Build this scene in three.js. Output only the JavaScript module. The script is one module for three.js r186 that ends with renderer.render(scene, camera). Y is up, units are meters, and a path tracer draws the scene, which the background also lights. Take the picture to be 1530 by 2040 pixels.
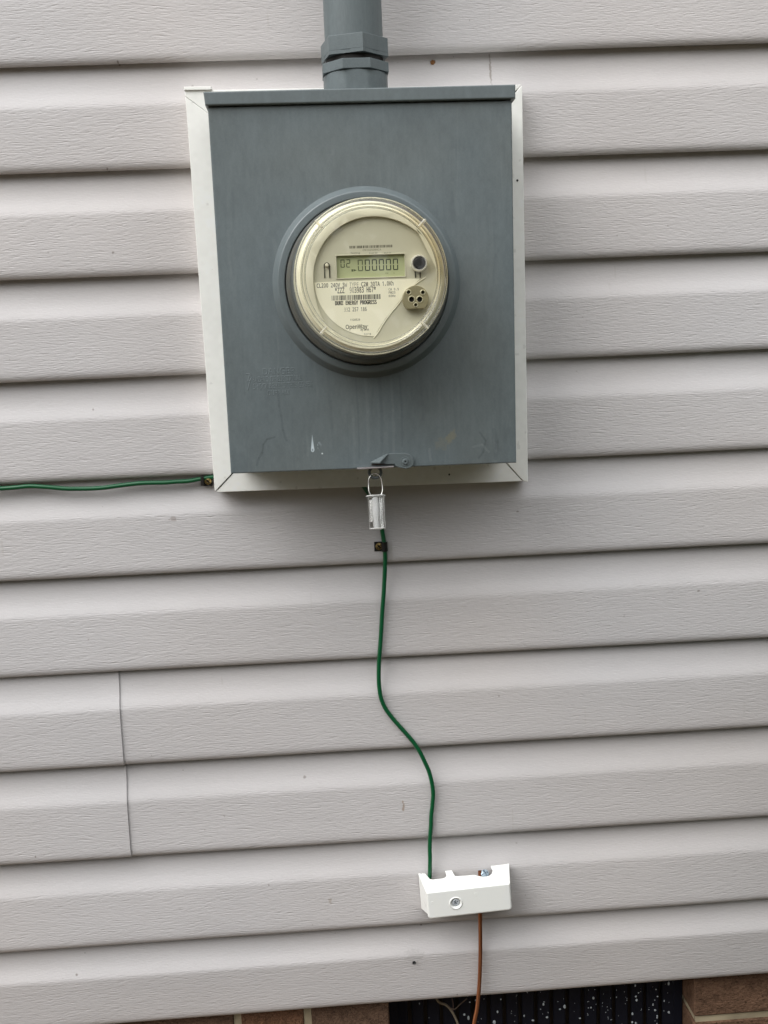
import * as THREE from 'three';
import { mergeGeometries, toCreasedNormals } from 'three/addons/utils/BufferGeometryUtils.js';
import { Brush, Evaluator, SUBTRACTION } from 'three-bvh-csg';
import { RoundedBoxGeometry } from 'three/addons/geometries/RoundedBoxGeometry.js';

// ------------------------------------------------------------------ camera, sky, sun, exposure
const scene = new THREE.Scene();
const D2R = Math.PI / 180;
const camera = new THREE.PerspectiveCamera(51.813, 768 / 1024, 0.02, 200);
camera.position.set(0, 1.4193, 1.2164);
camera.rotation.order = 'YXZ';
camera.rotation.set(-8.5485 * D2R, -3.0446 * D2R, -2.3959 * D2R);
scene.add(camera);

const renderer = new THREE.WebGLRenderer({ antialias: true });
renderer.toneMapping = THREE.LinearToneMapping;
renderer.toneMappingExposure = 1.54;
renderer.shadowMap.enabled = true;

const SUN = new THREE.Vector3(-0.72, 0.88, 0.5).normalize();
const SKY = 1.0, SUNPOW = 1.2;
{
  const w = 512, h = 256, data = new Float32Array(w * h * 4), d = new THREE.Vector3();
  for (let j = 0; j < h; j++) for (let i = 0; i < w; i++) {
    const th = ((j + 0.5) / h - 0.5) * Math.PI, ph = ((i + 0.5) / w - 0.5) * 2 * Math.PI;
    d.set(Math.cos(th) * Math.cos(ph), Math.sin(th), Math.cos(th) * Math.sin(ph));
    const s = Math.max(d.y, 0), c = Math.max(d.dot(SUN), 0);
    const L = SKY * (0.46 + 0.95 * s + 0.9 * Math.pow(c, 5));        // overcast, a wide brighter patch where the sun hides
    const k = (j * w + i) * 4;
    data[k] = L * 0.985; data[k + 1] = L; data[k + 2] = L * 1.015; data[k + 3] = 1;
  }
  const t = new THREE.DataTexture(data, w, h, THREE.RGBAFormat, THREE.FloatType);
  t.mapping = THREE.EquirectangularReflectionMapping; t.magFilter = THREE.LinearFilter; t.minFilter = THREE.LinearFilter; t.needsUpdate = true;
  scene.background = t; scene.environment = t;
}
const sun = new THREE.DirectionalLight(new THREE.Color(1, 0.985, 0.96), SUNPOW);
sun.position.copy(SUN).multiplyScalar(8).add(new THREE.Vector3(0, 1.2, 0));
sun.target.position.set(0, 1.2, 0);
sun.castShadow = true; sun.shadow.radius = 80; sun.shadow.mapSize.set(2048, 2048);
Object.assign(sun.shadow.camera, { left: -3, right: 3, top: 3, bottom: -3, near: 0.5, far: 20 });
scene.add(sun, sun.target);

// ------------------------------------------------------------------ helpers
let seed = 12345;
const rnd = () => { seed = (seed * 1664525 + 1013904223) >>> 0; return seed / 4294967296; };
const rr = (a, b) => a + (b - a) * rnd();
const hash = (x, y, s) => { let h = Math.imul(x | 0, 374761393) + Math.imul(y | 0, 668265263) + Math.imul(s | 0, 2147483647 ^ 40503); h = Math.imul(h ^ (h >>> 13), 1274126177); return ((h ^ (h >>> 16)) >>> 0) / 4294967296; };
function noise(x, y, s = 0, px = 1e9, py = 1e9) {                    // value noise, -1..1, tiles every px, py cells
  const xi = Math.floor(x), yi = Math.floor(y), fx = x - xi, fy = y - yi, u = fx * fx * (3 - 2 * fx), v = fy * fy * (3 - 2 * fy);
  const m = (a, p) => ((a % p) + p) % p, x0 = m(xi, px), x1 = m(xi + 1, px), y0 = m(yi, py), y1 = m(yi + 1, py);
  return 2 * ((hash(x0, y0, s) * (1 - u) + hash(x1, y0, s) * u) * (1 - v) + (hash(x0, y1, s) * (1 - u) + hash(x1, y1, s) * u) * v) - 1;
}
const clamp = (x, a = 0, b = 1) => Math.min(b, Math.max(a, x));
const smooth = (a, b, x) => { const t = clamp((x - a) / (b - a)); return t * t * (3 - 2 * t); };
const toS = (c) => 255 * (c <= 0.0031308 ? 12.92 * c : 1.055 * Math.pow(clamp(c), 1 / 2.4) - 0.055);
function dataTex(w, h, fn, srgb, wrap = THREE.RepeatWrapping) {      // fn(u, v) -> [r, g, b] (linear) or a number
  const d = new Uint8Array(w * h * 4);
  for (let j = 0; j < h; j++) for (let i = 0; i < w; i++) {
    const c = fn((i + 0.5) / w, (j + 0.5) / h), k = (j * w + i) * 4, q = Array.isArray(c) ? c : [c, c, c];
    for (let n = 0; n < 3; n++) d[k + n] = srgb ? Math.round(toS(q[n])) : Math.round(255 * clamp(q[n]));
    d[k + 3] = 255;
  }
  const t = new THREE.DataTexture(d, w, h, THREE.RGBAFormat, THREE.UnsignedByteType);
  t.wrapS = t.wrapT = wrap; t.magFilter = THREE.LinearFilter; t.minFilter = THREE.LinearMipmapLinearFilter;
  if (srgb) t.colorSpace = THREE.SRGBColorSpace;
  t.needsUpdate = true; return t;
}
function canvasTex(w, h, draw, srgb = true) {
  const c = document.createElement('canvas'); c.width = w; c.height = h; draw(c.getContext('2d'), w, h);
  const t = new THREE.CanvasTexture(c); if (srgb) t.colorSpace = THREE.SRGBColorSpace; t.magFilter = THREE.LinearFilter; return t;
}
const lin = (r, g, b) => new THREE.Color().setRGB(r, g, b);
const std = (c, o = {}) => new THREE.MeshStandardMaterial({ color: c, roughness: 0.6, ...o });
const phys = (c, o = {}) => new THREE.MeshPhysicalMaterial({ color: c, ...o });
const used = {};
const numbered = (n) => { const k = used[n] = (used[n] ?? -1) + 1; return k ? n + '_' + String(k).padStart(3, '0') : n; };
function tag(o, label, category, group) { o.userData = { ...o.userData, label, category }; if (group) o.userData.group = group; return o; }
function thing(name, label, category, pos = [0, 0, 0]) {
  const g = new THREE.Group(); g.name = numbered(name); g.position.set(...pos); tag(g, label, category); scene.add(g); return g;
}
function part(name, geo, mat, parent, pos) {
  const m = new THREE.Mesh(geo, mat); m.name = parent === scene ? numbered(name) : name; m.castShadow = m.receiveShadow = true;
  if (pos) m.position.set(...pos); parent.add(m); return m;
}
const V2 = (a) => new THREE.Vector2(a[0], a[1]);
const merge = (gs) => mergeGeometries(gs.map((g) => { const q = g.index ? g.toNonIndexed() : g; for (const k of Object.keys(q.attributes)) if (!['position', 'normal', 'uv'].includes(k)) q.deleteAttribute(k); return q; }));
const poly = (pts, holes = []) => { const s = new THREE.Shape(pts.map(V2)); for (const h of holes) s.holes.push(h); return s; };
const circlePath = (r, x = 0, y = 0) => new THREE.Path().absarc(x, y, r, 0, Math.PI * 2, true);
function slab(pts, z0, z1, bevel = 0.0008, holes = []) {            // an outline given a thickness along z, edges softly rounded
  const g = new THREE.ExtrudeGeometry(poly(pts, holes), { depth: z1 - z0 - 2 * bevel, bevelEnabled: bevel > 0, bevelThickness: bevel, bevelSize: bevel, bevelOffset: -bevel, bevelSegments: 3, curveSegments: 24 });
  return g.translate(0, 0, z0 + bevel);
}
function latheZ(pts, seg = 96, crease = 0.6) {                      // [radius, z] turned about the z axis
  const g = new THREE.LatheGeometry(pts.map(V2), seg); g.rotateX(Math.PI / 2);
  return crease ? toCreasedNormals(g, crease) : g;
}
function latheY(pts, seg = 64, crease = 0.6) { return toCreasedNormals(new THREE.LatheGeometry(pts.map(V2), seg), crease); }
const kinked = (pts, dz = 0) => { const c = new THREE.CatmullRomCurve3(pts.map((p) => new THREE.Vector3(...p)), false, 'centripetal'), L = c.getLength(), n = Math.round(L / 0.014); return c.getSpacedPoints(n).map((p, i) => [p.x + (i && i < n ? rr(-0.00035, 0.00035) : 0), p.y + (i && i < n ? rr(-0.0003, 0.0003) : 0), p.z + dz + rr(-0.0003, 0.0003)]); };
const tube = (pts, r, n = 120, rad = 12) => new THREE.TubeGeometry(new THREE.CatmullRomCurve3(pts.map((p) => new THREE.Vector3(...p)), false, 'centripetal'), n, r, rad, false);
// a screw head turned from [radius, height] about z with a cross recess cut into it
function crossHead(pts, len, wid, depth) {
  const top = pts[0][1], low = pts[pts.length - 1][1] - 0.0042, cut = (w, h) => new THREE.BoxGeometry(w, h, depth * 2).translate(0, 0, top);
  const ev = new Evaluator(); ev.attributes = ['position', 'normal', 'uv']; ev.useGroups = false;
  const body = new THREE.LatheGeometry([[0, low], [pts[pts.length - 1][0], low], ...[...pts].reverse()].map(V2), 36); body.rotateX(Math.PI / 2);
  let b = new Brush(body); b.updateMatrixWorld();
  for (const g of [cut(len, wid), cut(wid, len)]) { const c = new Brush(g); c.updateMatrixWorld(); b = ev.evaluate(b, c, SUBTRACTION); b.updateMatrixWorld(); }
  return toCreasedNormals(b.geometry, 0.7);
}
function planarUV(g, x0, y0, w, h) {
  const p = g.attributes.position, uv = new Float32Array(p.count * 2);
  for (let i = 0; i < p.count; i++) { uv[2 * i] = (p.getX(i) - x0) / w; uv[2 * i + 1] = (p.getY(i) - y0) / h; }
  return g.setAttribute('uv', new THREE.BufferAttribute(uv, 2));
}

// ------------------------------------------------------------------ siding materials
// embossed wood grain: many short grooves that follow a slowly wandering direction
const GRAIN_W = 2048, GRAIN_H = 1024, GRAIN_U = 0.914, COURSES = 4;
const grainTex = (() => {
  const f = new Float32Array(GRAIN_W * GRAIN_H), pxm = GRAIN_W / GRAIN_U, q = GRAIN_H / COURSES;
  const put = (x, y, a) => { f[(((y % GRAIN_H) + GRAIN_H) % GRAIN_H) * GRAIN_W + (((x % GRAIN_W) + GRAIN_W) % GRAIN_W)] += a; };
  for (let n = 0; n < 60000; n++) {
    let x = rnd() * GRAIN_W, y = rnd() * GRAIN_H;
    const t = 1 - (y % q) / q;                                       // 0 under the lip above, 1 at the lip
    const inCove = t < 0.375;
    const len = rr(0.003, 0.016) * pxm * (inCove ? 0.6 : 1), hw = rr(0.24, 0.45) * 0.001 * pxm, amp = (inCove ? 0.3 : 1) * (rnd() < 0.75 ? -1 : 0.8) * rr(0.2, 0.8);
    const bend = rr(-0.05, 0.05);
    for (let s = 0; s < len; s++) {
      const ang = 0.16 * noise(x / 170, y / 60, 5, Math.round(GRAIN_W / 170), Math.round(GRAIN_H / 60)) + bend;
      x += 1; y += Math.tan(ang);
      const env = Math.sin(Math.PI * s / len), k = Math.ceil(hw * 2.2);
      for (let d = -k; d <= k; d++) { const yy = Math.round(y) + d, e = (yy - y) / hw; put(Math.round(x), yy, amp * env * Math.exp(-e * e)); }
    }
  }
  return dataTex(GRAIN_W, GRAIN_H, (u, v) => {
    const i = Math.floor(u * GRAIN_W), j = Math.floor(v * GRAIN_H), t = 1 - (v * COURSES % 1);
    const fine = noise(i / 9, j / 2.2, 3, Math.round(GRAIN_W / 9), Math.round(GRAIN_H / 2.2)) * 0.22 + noise(i / 3, j / 2, 4, Math.round(GRAIN_W / 3), GRAIN_H / 2) * 0.12;
    return 0.60 + 0.2 * (f[j * GRAIN_W + i] + fine * (t < 0.375 ? 0.7 : 1));
  }, false);
})();
grainTex.channel = 1;
const WX = -0.62, WY = 0.55, WS = 1.36;                              // the patch of wall that the colour map covers
const wallColor = (() => {
  const N = 2048, px = (x) => (x - WX) / WS * N, py = (y) => (y - WY) / WS * N;
  const d = new Float32Array(N * N * 3);
  for (let j = 0; j < N; j++) for (let i = 0; i < N; i++) {
    const n = 0.022 * noise(i / 300, j / 190, 1) + 0.014 * noise(i / 60, j / 18, 2) + 0.012 * noise(i / 14, j / 4, 3) + 0.012 * noise(i / 3, j / 2, 6);
    const warm = 0.014 * noise(i / 240, j / 260, 9);
    const k = (j * N + i) * 3;
    d[k] = 0.522 * (1 + n + warm); d[k + 1] = 0.497 * (1 + n); d[k + 2] = 0.492 * (1 + n - warm);
  }
  const blot = (x, y, rx, ry, c, a, sd = 0) => {                     // a stain with a ragged outline
    const X = px(x), Y = py(y), RX = rx / WS * N, RY = ry / WS * N;
    for (let j = Math.floor(Y - 2 * RY); j <= Y + 2 * RY; j++) for (let i = Math.floor(X - 2 * RX); i <= X + 2 * RX; i++) {
      if (i < 0 || j < 0 || i >= N || j >= N) continue;
      const e = Math.hypot((i - X) / RX, (j - Y) / RY) + 0.45 * noise(i / 2.6, j / 2.6, 40 + sd), m = a * (1 - smooth(0.7, 1.15, e)), k = (j * N + i) * 3;
      for (let n = 0; n < 3; n++) d[k + n] = d[k + n] * (1 - m) + c[n] * m;
    }
  };
  blot(0.2043, 1.727, 0.0011, 0.018, [0.20, 0.17, 0.14], 0.65, 1);   // dark run above the box
  blot(0.073, 0.87, 0.0016, 0.005, [0.25, 0.16, 0.09], 0.6, 2);
  blot(0.0725, 0.877, 0.001, 0.002, [0.25, 0.16, 0.09], 0.6, 3);
  blot(-0.0222, 0.7555, 0.0022, 0.004, [0.30, 0.25, 0.2], 0.5, 4);
  blot(-0.18, 1.2397, 0.005, 0.0025, [0.25, 0.2, 0.18], 0.5, 5);
  blot(0.1399, 1.737, 0.003, 0.003, [0.25, 0.14, 0.06], 0.8, 6);
  blot(0.0788, 0.672, 0.012, 0.008, [0.40, 0.385, 0.375], 0.45, 7);
  blot(0.0905, 0.708, 0.0016, 0.0012, [0.16, 0.14, 0.12], 0.7, 8);
  for (let n = 0; n < 130; n++) { const r = Math.pow(rnd(), 2.5) * 0.0011 + 0.0004; blot(rr(-0.5, 0.6), rr(0.6, 1.85), r * rr(0.7, 1.2), r * rr(0.7, 1.5), [0.16, 0.13, 0.11], rr(0.25, 0.75), n + 20); }
  for (let n = 0; n < 26; n++) blot(rr(-0.5, 0.6), rr(0.6, 1.85), rr(0.0006, 0.0012), rr(0.004, 0.016), [0.42, 0.39, 0.36], rr(0.15, 0.4), n + 200);
  return dataTex(N, N, (u, v) => { const k = (Math.floor(v * N) * N + Math.floor(u * N)) * 3; return [d[k], d[k + 1], d[k + 2]]; }, true, THREE.MirroredRepeatWrapping);
})();
const sidingMat = phys(0xffffff, { map: wallColor, roughness: 0.52, specularIntensity: 0.7, bumpMap: grainTex, bumpScale: 0.0010 });

// ------------------------------------------------------------------ siding: one board per course, dutch-lap profile
// heights of the butt edges at x = -0.36 and x = 0.52, as they run on this wall
const EDGE = { 1: [1.7417, 1.7461], 2: [1.6307, 1.6311], 3: [1.5169, 1.5176], 4: [1.4041, 1.4061], 5: [1.2894, 1.2896], 6: [1.1763, 1.1750], 7: [1.0612, 1.0577], 8: [0.9463, 0.9443], 9: [0.8298, 0.8264], 10: [0.7153, 0.7155], 11: [0.6055, 0.6083] };
for (let k = 0; k >= -8; k--) EDGE[k] = [EDGE[1][0] + (1 - k) * 0.1135, EDGE[1][1] + (1 - k) * 0.1135];
const edgeY = (k, x) => { const t = clamp((x + 0.36) / 0.88, -0.5, 1.5); return EDGE[k][0] * (1 - t) + EDGE[k][1] * t + 0.0004 * noise(x * 5, k * 7.3, 11); };
const PROFILE = [[-0.17, -0.0130], [-0.05, -0.0129], [0, -0.0128], [0.05, -0.0126], [0.1, -0.0120], [0.15, -0.0112], [0.2, -0.0100], [0.25, -0.0084], [0.29, -0.0067], [0.33, -0.0048], [0.355, -0.0037], [0.37, -0.0031], [0.38, -0.0027], [0.39, -0.0024], [0.402, -0.0021], [0.42, -0.0018], [0.5, -0.0015], [0.6, -0.0011], [0.7, -0.0007], [0.8, -0.0003], [0.88, 0], [0.92, 0], [0.945, -0.0002], [0.965, -0.0008], [0.98, -0.0017], [0.991, -0.0027], [0.998, -0.0037], [1.0, -0.0045], [0.998, -0.0053], [0.99, -0.0059], [0.97, -0.0062], [0.9, -0.0063], [0.84, -0.0062]];
function board(k, x0, x1, proud = 0, endCap = false) {
  const nx = Math.max(6, Math.round((x1 - x0) / 0.02)), m = PROFILE.length, pos = [], uv = [], uv1 = [], idx = [];
  for (let i = 0; i <= nx; i++) {
    const x = x0 + (x1 - x0) * i / nx, yT = edgeY(k - 1, x), yB = edgeY(k, x);
    for (let j = 0; j < m; j++) {
      let [t, z] = PROFILE[j]; if (k === 11 && t > 0.38) z -= 0.0075 * (t - 0.38) / 0.62;   // the lowest board hangs free and tucks in
      const y = yT + (yB - yT) * t;
      pos.push(x, y, z + proud + 0.0010 * noise(x * 3.1, k * 3.7 + t * 1.2, 12) + 0.0003 * noise(x * 11, k * 5.1 + t * 2, 13));
      uv.push((x - WX) / WS, (y - WY) / WS);
      uv1.push(x / GRAIN_U + 0.37 * k + (proud ? 0.21 : 0), ((((k * 7) % 4) + 4) % 4 + 1 - t) / COURSES);
    }
  }
  for (let i = 0; i < nx; i++) for (let j = 0; j < m - 1; j++) { const a = i * m + j, b = a + m; idx.push(a, a + 1, b, b, a + 1, b + 1); }
  if (endCap) {                                                      // the cut end of an overlapping board
    const base = pos.length / 3, o = nx * m;
    for (let j = 0; j < m; j++) { pos.push(pos[(o + j) * 3], pos[(o + j) * 3 + 1], pos[(o + j) * 3 + 2], pos[(o + j) * 3], pos[(o + j) * 3 + 1], pos[(o + j) * 3 + 2] - 0.0011); for (let q = 0; q < 2; q++) { uv.push(uv[(o + j) * 2], uv[(o + j) * 2 + 1]); uv1.push(uv1[(o + j) * 2], uv1[(o + j) * 2 + 1]); } }
    for (let j = 0; j < m - 1; j++) { const a = base + 2 * j; idx.push(a, a + 2, a + 1, a + 1, a + 2, a + 3); }
  }
  const g = new THREE.BufferGeometry();
  g.setAttribute('position', new THREE.Float32BufferAttribute(pos, 3)); g.setAttribute('uv', new THREE.Float32BufferAttribute(uv, 2)); g.setAttribute('uv1', new THREE.Float32BufferAttribute(uv1, 2));
  g.setIndex(idx); g.computeVertexNormals(); return g;
}
const wall = thing('siding_wall', 'pale grey house wall of lapped horizontal vinyl siding behind the meter', 'wall', [0, 0, 0]);
for (let k = -7; k <= 11; k++) {
  if (k === 8 || k === 9) {                                          // the two courses with an overlap joint at the left
    part('siding_board', board(k, -2, -0.2582 - (k === 9 ? 0.0004 : 0), 0.0021, true), sidingMat, wall);
    part('siding_board', board(k, -0.31, 2), sidingMat, wall);
  } else part('siding_board', board(k, -2, 2), sidingMat, wall);
}
part('wall_backing', new THREE.BoxGeometry(4, 2.06, 0.08).translate(0, 1.64, -0.064), std(lin(0.2, 0.18, 0.16)), wall);
part('nail_hole', latheZ([[0.0024, 0.0014], [0.0021, 0.0016], [0.0013, 0.0003], [0, 0.0001]], 20), std(lin(0.03, 0.03, 0.03), { roughness: 0.9 }), wall, [0.0788, 0.6654, -0.0012]);

// ------------------------------------------------------------------ foundation of brick, its vent, the ground
const brickTex = dataTex(512, 256, (u, v) => {
  const i = u * 512, j = v * 256, n = 0.25 * noise(i / 40, j / 40, 1, 13, 7) + 0.25 * noise(i / 9, j / 9, 2, 57, 29) + 0.25 * noise(i / 3, j / 3, 3, 171, 86), s = noise(i / 5, j / 6, 8, 103, 43) > 0.72 ? 0.5 : 1;
  return [0.155 * (1 + n) * s, 0.090 * (1 + n) * s, 0.058 * (1 + n) * s];
}, true);
const brickBump = dataTex(512, 256, (u, v) => 0.5 + 0.25 * noise(u * 60, v * 40, 4, 60, 40) + 0.2 * noise(u * 170, v * 110, 5, 170, 110), false);
const brickMats = [[1, 1, 1], [0.85, 0.9, 0.95], [1.1, 1.0, 0.92]].map((c) => phys(lin(...c), { specularIntensity: 0.25, map: brickTex, bumpMap: brickBump, bumpScale: 0.0015, roughness: 0.92 }));
const mortarMat = std(0xffffff, { map: dataTex(256, 256, (u, v) => { const n = 0.2 * noise(u * 20, v * 20, 1, 20, 20) + 0.25 * noise(u * 90, v * 90, 2, 90, 90); return [0.36 * (1 + n), 0.30 * (1 + n), 0.20 * (1 + n)]; }, true), bumpMap: brickBump, bumpScale: 0.002, roughness: 0.95 });
const found = thing('brick_foundation', 'brown brick foundation with tan mortar under the siding', 'wall');
const VX0 = 0.0461, VX1 = 0.4465;
for (const [x0, x1, y0, y1] of [[-2, VX0 - 0.003, -0.2, 0.606], [VX1 + 0.003, 2, -0.2, 0.606], [VX0 - 0.003, VX1 + 0.003, -0.2, 0.405]])
  part('mortar', new THREE.BoxGeometry(x1 - x0, y1 - y0, 0.075).translate((x0 + x1) / 2, (y0 + y1) / 2, -0.0335 - 0.0375), mortarMat, found);
const brickGeos = {};
function brick(x0, x1, y0, h = 0.057) {
  const w = +(x1 - x0).toFixed(4), key = w + ':' + h;
  brickGeos[key] ??= new RoundedBoxGeometry(w, h, 0.07, 1, 0.0025);
  if (w < 0.02) return;
  part('brick', brickGeos[key], brickMats[Math.floor(rnd() * 3)], found, [(x0 + x1) / 2, y0 + h / 2, -0.03 - 0.035 - rr(0, 0.0015)]);
}
for (let r = 0; r < 9; r++) {
  const y0 = 0.5408 - r * 0.0667, open = r < 3, off = r % 2 ? 0.1 : 0;
  if (r === 0) { brick(-0.0539, VX0, y0); brick(-0.1437, -0.0635, y0); for (let x = -0.153; x > -1.9; x -= 0.203) brick(x - 0.194, x, y0); }
  else for (let x = open ? VX0 : 0.15 + off; x > -1.9; x -= 0.203) brick(x - (open && r % 2 && x === VX0 ? 0.0915 : 0.194), x, y0);
  for (let x = open ? VX1 : 0.159 + off; x < 1.8; x += 0.203) brick(x, x + 0.194, y0);
}
const ventMat = phys(lin(0.005, 0.006, 0.012), { roughness: 0.55, specularIntensity: 0.4 });
const vent = thing('foundation_vent', 'black plastic crawlspace vent with upright louvres speckled with white paint', 'vent', [(VX0 + VX1) / 2, 0.41, -0.08]);
{
  const w = VX1 - VX0 - 0.002, h = 0.19;
  part('frame', slab([[-w / 2, 0], [w / 2, 0], [w / 2, h], [-w / 2, h]], -0.012, 0.006, 0.001, [new THREE.Path([[-w / 2 + 0.012, 0.012], [-w / 2 + 0.012, h - 0.006], [w / 2 - 0.012, h - 0.006], [w / 2 - 0.012, 0.012]].map(V2))]), ventMat, vent);
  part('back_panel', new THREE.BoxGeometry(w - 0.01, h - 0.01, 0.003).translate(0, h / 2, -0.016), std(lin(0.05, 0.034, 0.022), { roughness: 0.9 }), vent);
  const lg = new RoundedBoxGeometry(0.0165, h - 0.02, 0.004, 2, 0.0015), flecks = [];
  lg.rotateY(-0.22);
  for (let i = 0; i < 18; i++) {
    const x = -w / 2 + 0.0175 + i * 0.02135;
    part('louvre', lg, ventMat, vent, [x, h / 2 + 0.002, 0]);
    const many = i > 11 ? 20 : i > 7 ? 13 : i > 3 ? 8 : 4;
    for (let n = 0; n < many; n++) {
      const r = 0.0004 + 0.0015 * Math.pow(rnd(), 3.2), g = new THREE.SphereGeometry(r, 8, 6); g.scale(rr(0.8, 1.3), rr(0.7, 1.8), 0.35);
      const dx = rr(-0.007, 0.007); g.translate(x + dx, h - 0.012 - Math.pow(rnd(), 1.3) * 0.09, 0.0022 + 0.22 * dx); flecks.push(g);
    }
  }
  part('paint_fleck', merge(flecks), std(lin(0.48, 0.53, 0.56), { roughness: 0.6 }), vent).userData.kind = 'stuff';
}
{
  const tex = dataTex(512, 512, (u, v) => { const n = 0.4 * noise(u * 12, v * 12, 1, 12, 12) + 0.4 * noise(u * 60, v * 60, 2, 60, 60) + 0.3 * noise(u * 200, v * 200, 3, 200, 200); return [0.19 * (1 + n), 0.125 * (1 + 0.8 * n), 0.07 * (1 + n)]; }, true);
  tex.repeat.set(40, 40);
  const g = part('ground', new THREE.PlaneGeometry(80, 80, 4, 4).rotateX(-Math.PI / 2), std(0xffffff, { map: tex, roughness: 1 }), scene);
  g.userData.kind = 'structure';
}

// unseen foliage added to block light: screen opposite, shrubs at right, low hedge
function foliage(name, label, category, n, place, size, kind) {
  const leaf = new THREE.PlaneGeometry(size, size * 1.8), m = new THREE.InstancedMesh(leaf, std(lin(0.045, 0.07, 0.025), { roughness: 0.8, side: THREE.DoubleSide }), n), q = new THREE.Object3D();
  for (let i = 0; i < n; i++) { q.position.set(...place()); q.rotation.set(rr(0, 6), rr(0, 6), rr(0, 6)); q.scale.setScalar(rr(0.6, 1.3)); q.updateMatrix(); m.setMatrixAt(i, q.matrix); }
  m.name = numbered(name); m.castShadow = m.receiveShadow = true; scene.add(m); tag(m, label, category); m.userData.kind = kind; return m;
}
foliage('added_shade_screen', 'unseen evergreen screen added across the yard to block low sky light', 'hedge', 14000, () => { const x = rr(-16, 16), top = 4.2 + 0.8 * noise(x * 0.9, 0, 61); return [x, top * Math.sqrt(rnd()), 8 + rr(-0.9, 0.9)]; }, 0.16, 'stuff');  // added out of view, keeps low sky light off the siding
foliage('added_shade_shrub', 'unseen evergreen shrub added at the right to dim light from that side', 'shrub', 6000, () => { const t = rr(0, 6.283), h = rnd(), r = 0.95 * Math.sqrt(rnd()) * (1 - 0.55 * h); return [3.6 + r * Math.cos(t), 0.1 + 3.6 * h, 1.6 + r * Math.sin(t)]; }, 0.09, 'stuff');  // added out of view, cuts light arriving from the right
foliage('added_wall_shrub', 'unseen shrub added right of the vent to darken the lower right wall', 'shrub', 34000, () => { const h = rnd(), x = 0.68 + 1.3 * Math.pow(rnd(), 1.25), top = 1.35 - 0.25 * Math.abs(x - 1.1) + 0.08 * noise(x * 6, 2, 71); return [x + 0.03 * noise(h * 9, x * 9, 72), 0.03 + top * h, 0.06 + 0.95 * rnd() * (1 - 0.25 * h)]; }, 0.034, 'stuff');  // added out of view, darkens the lower right boards
foliage('added_low_hedge', 'unseen low hedge added before the wall to darken its lower part', 'hedge', 14000, () => { const x = rr(-2.2, 1.9), top = 1.02 + 0.05 * noise(x * 5, 3, 73); return [x, 0.03 + top * rnd(), 1.2 + 0.5 * rnd()]; }, 0.06, 'stuff');  // added below the view, darkens the bottom courses

// ------------------------------------------------------------------ white trim round the box
const white = phys(lin(0.92, 0.92, 0.90), { roughness: 0.42, map: dataTex(256, 256, (u, v) => { const n = 0.03 * noise(u * 8, v * 8, 1, 8, 8) + 0.03 * noise(u * 60, v * 60, 2, 60, 60) - (noise(u * 34, v * 34, 7, 34, 34) > 0.86 ? 0.14 : 0); return [1 + n - 0.02, 0.995 + n - 0.02, 0.975 + n - 0.03]; }, true) });
const trim = thing('trim_frame', 'white mitred vinyl trim framing the grey meter box on the siding', 'trim');
const TZ = -0.013, TF = 0.022, gp = 0.0005;
const strip = (pts, zf = TF) => { const g = slab(pts, TZ, zf, 0.0008); return planarUV(g, 0, 0, 0.3, 0.3); };
part('trim_strip', strip([[-0.1311, 1.7002], [-0.1274, 1.2724], [-0.1015, 1.297], [-0.1045, 1.6798]]), white, trim);                                  // left
part('trim_strip', strip([[-0.1264, 1.2716], [0.2246, 1.2672], [0.1990, 1.2975], [-0.1005, 1.2965]], TF - 0.001), white, trim);                       // bottom
part('trim_strip', strip([[0.2310, 1.2662], [0.2338, 1.7020], [0.2055, 1.6745], [0.2000, 1.2975], [0.2256, 1.2672]].reverse()), white, trim);         // right
part('trim_strip', strip([[-0.1313, 1.7010], [-0.1048, 1.6805], [0.2050, 1.6755], [0.2330, 1.7030], [-0.1018, 1.7066], [-0.1316, 1.7068]].reverse(), TF - 0.001), white, trim);   // top
part('corner_tab', slab([[-0.1319, 1.7066], [-0.1026, 1.7063], [-0.1027, 1.7098], [-0.1318, 1.7103]], TZ, TF + 0.001, 0.0006), white, trim);
part('nail', latheZ([[0, 0.0007], [0.001, 0.0005], [0.0013, 0]], 16), std(lin(0.02, 0.02, 0.02)), trim, [0.2262, 1.602, TF]);
part('nail', latheZ([[0, 0.0007], [0.0008, 0.0005], [0.0011, 0]], 16), std(lin(0.03, 0.03, 0.03)), trim, [0.1402, 1.279, TF - 0.001]);

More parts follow.
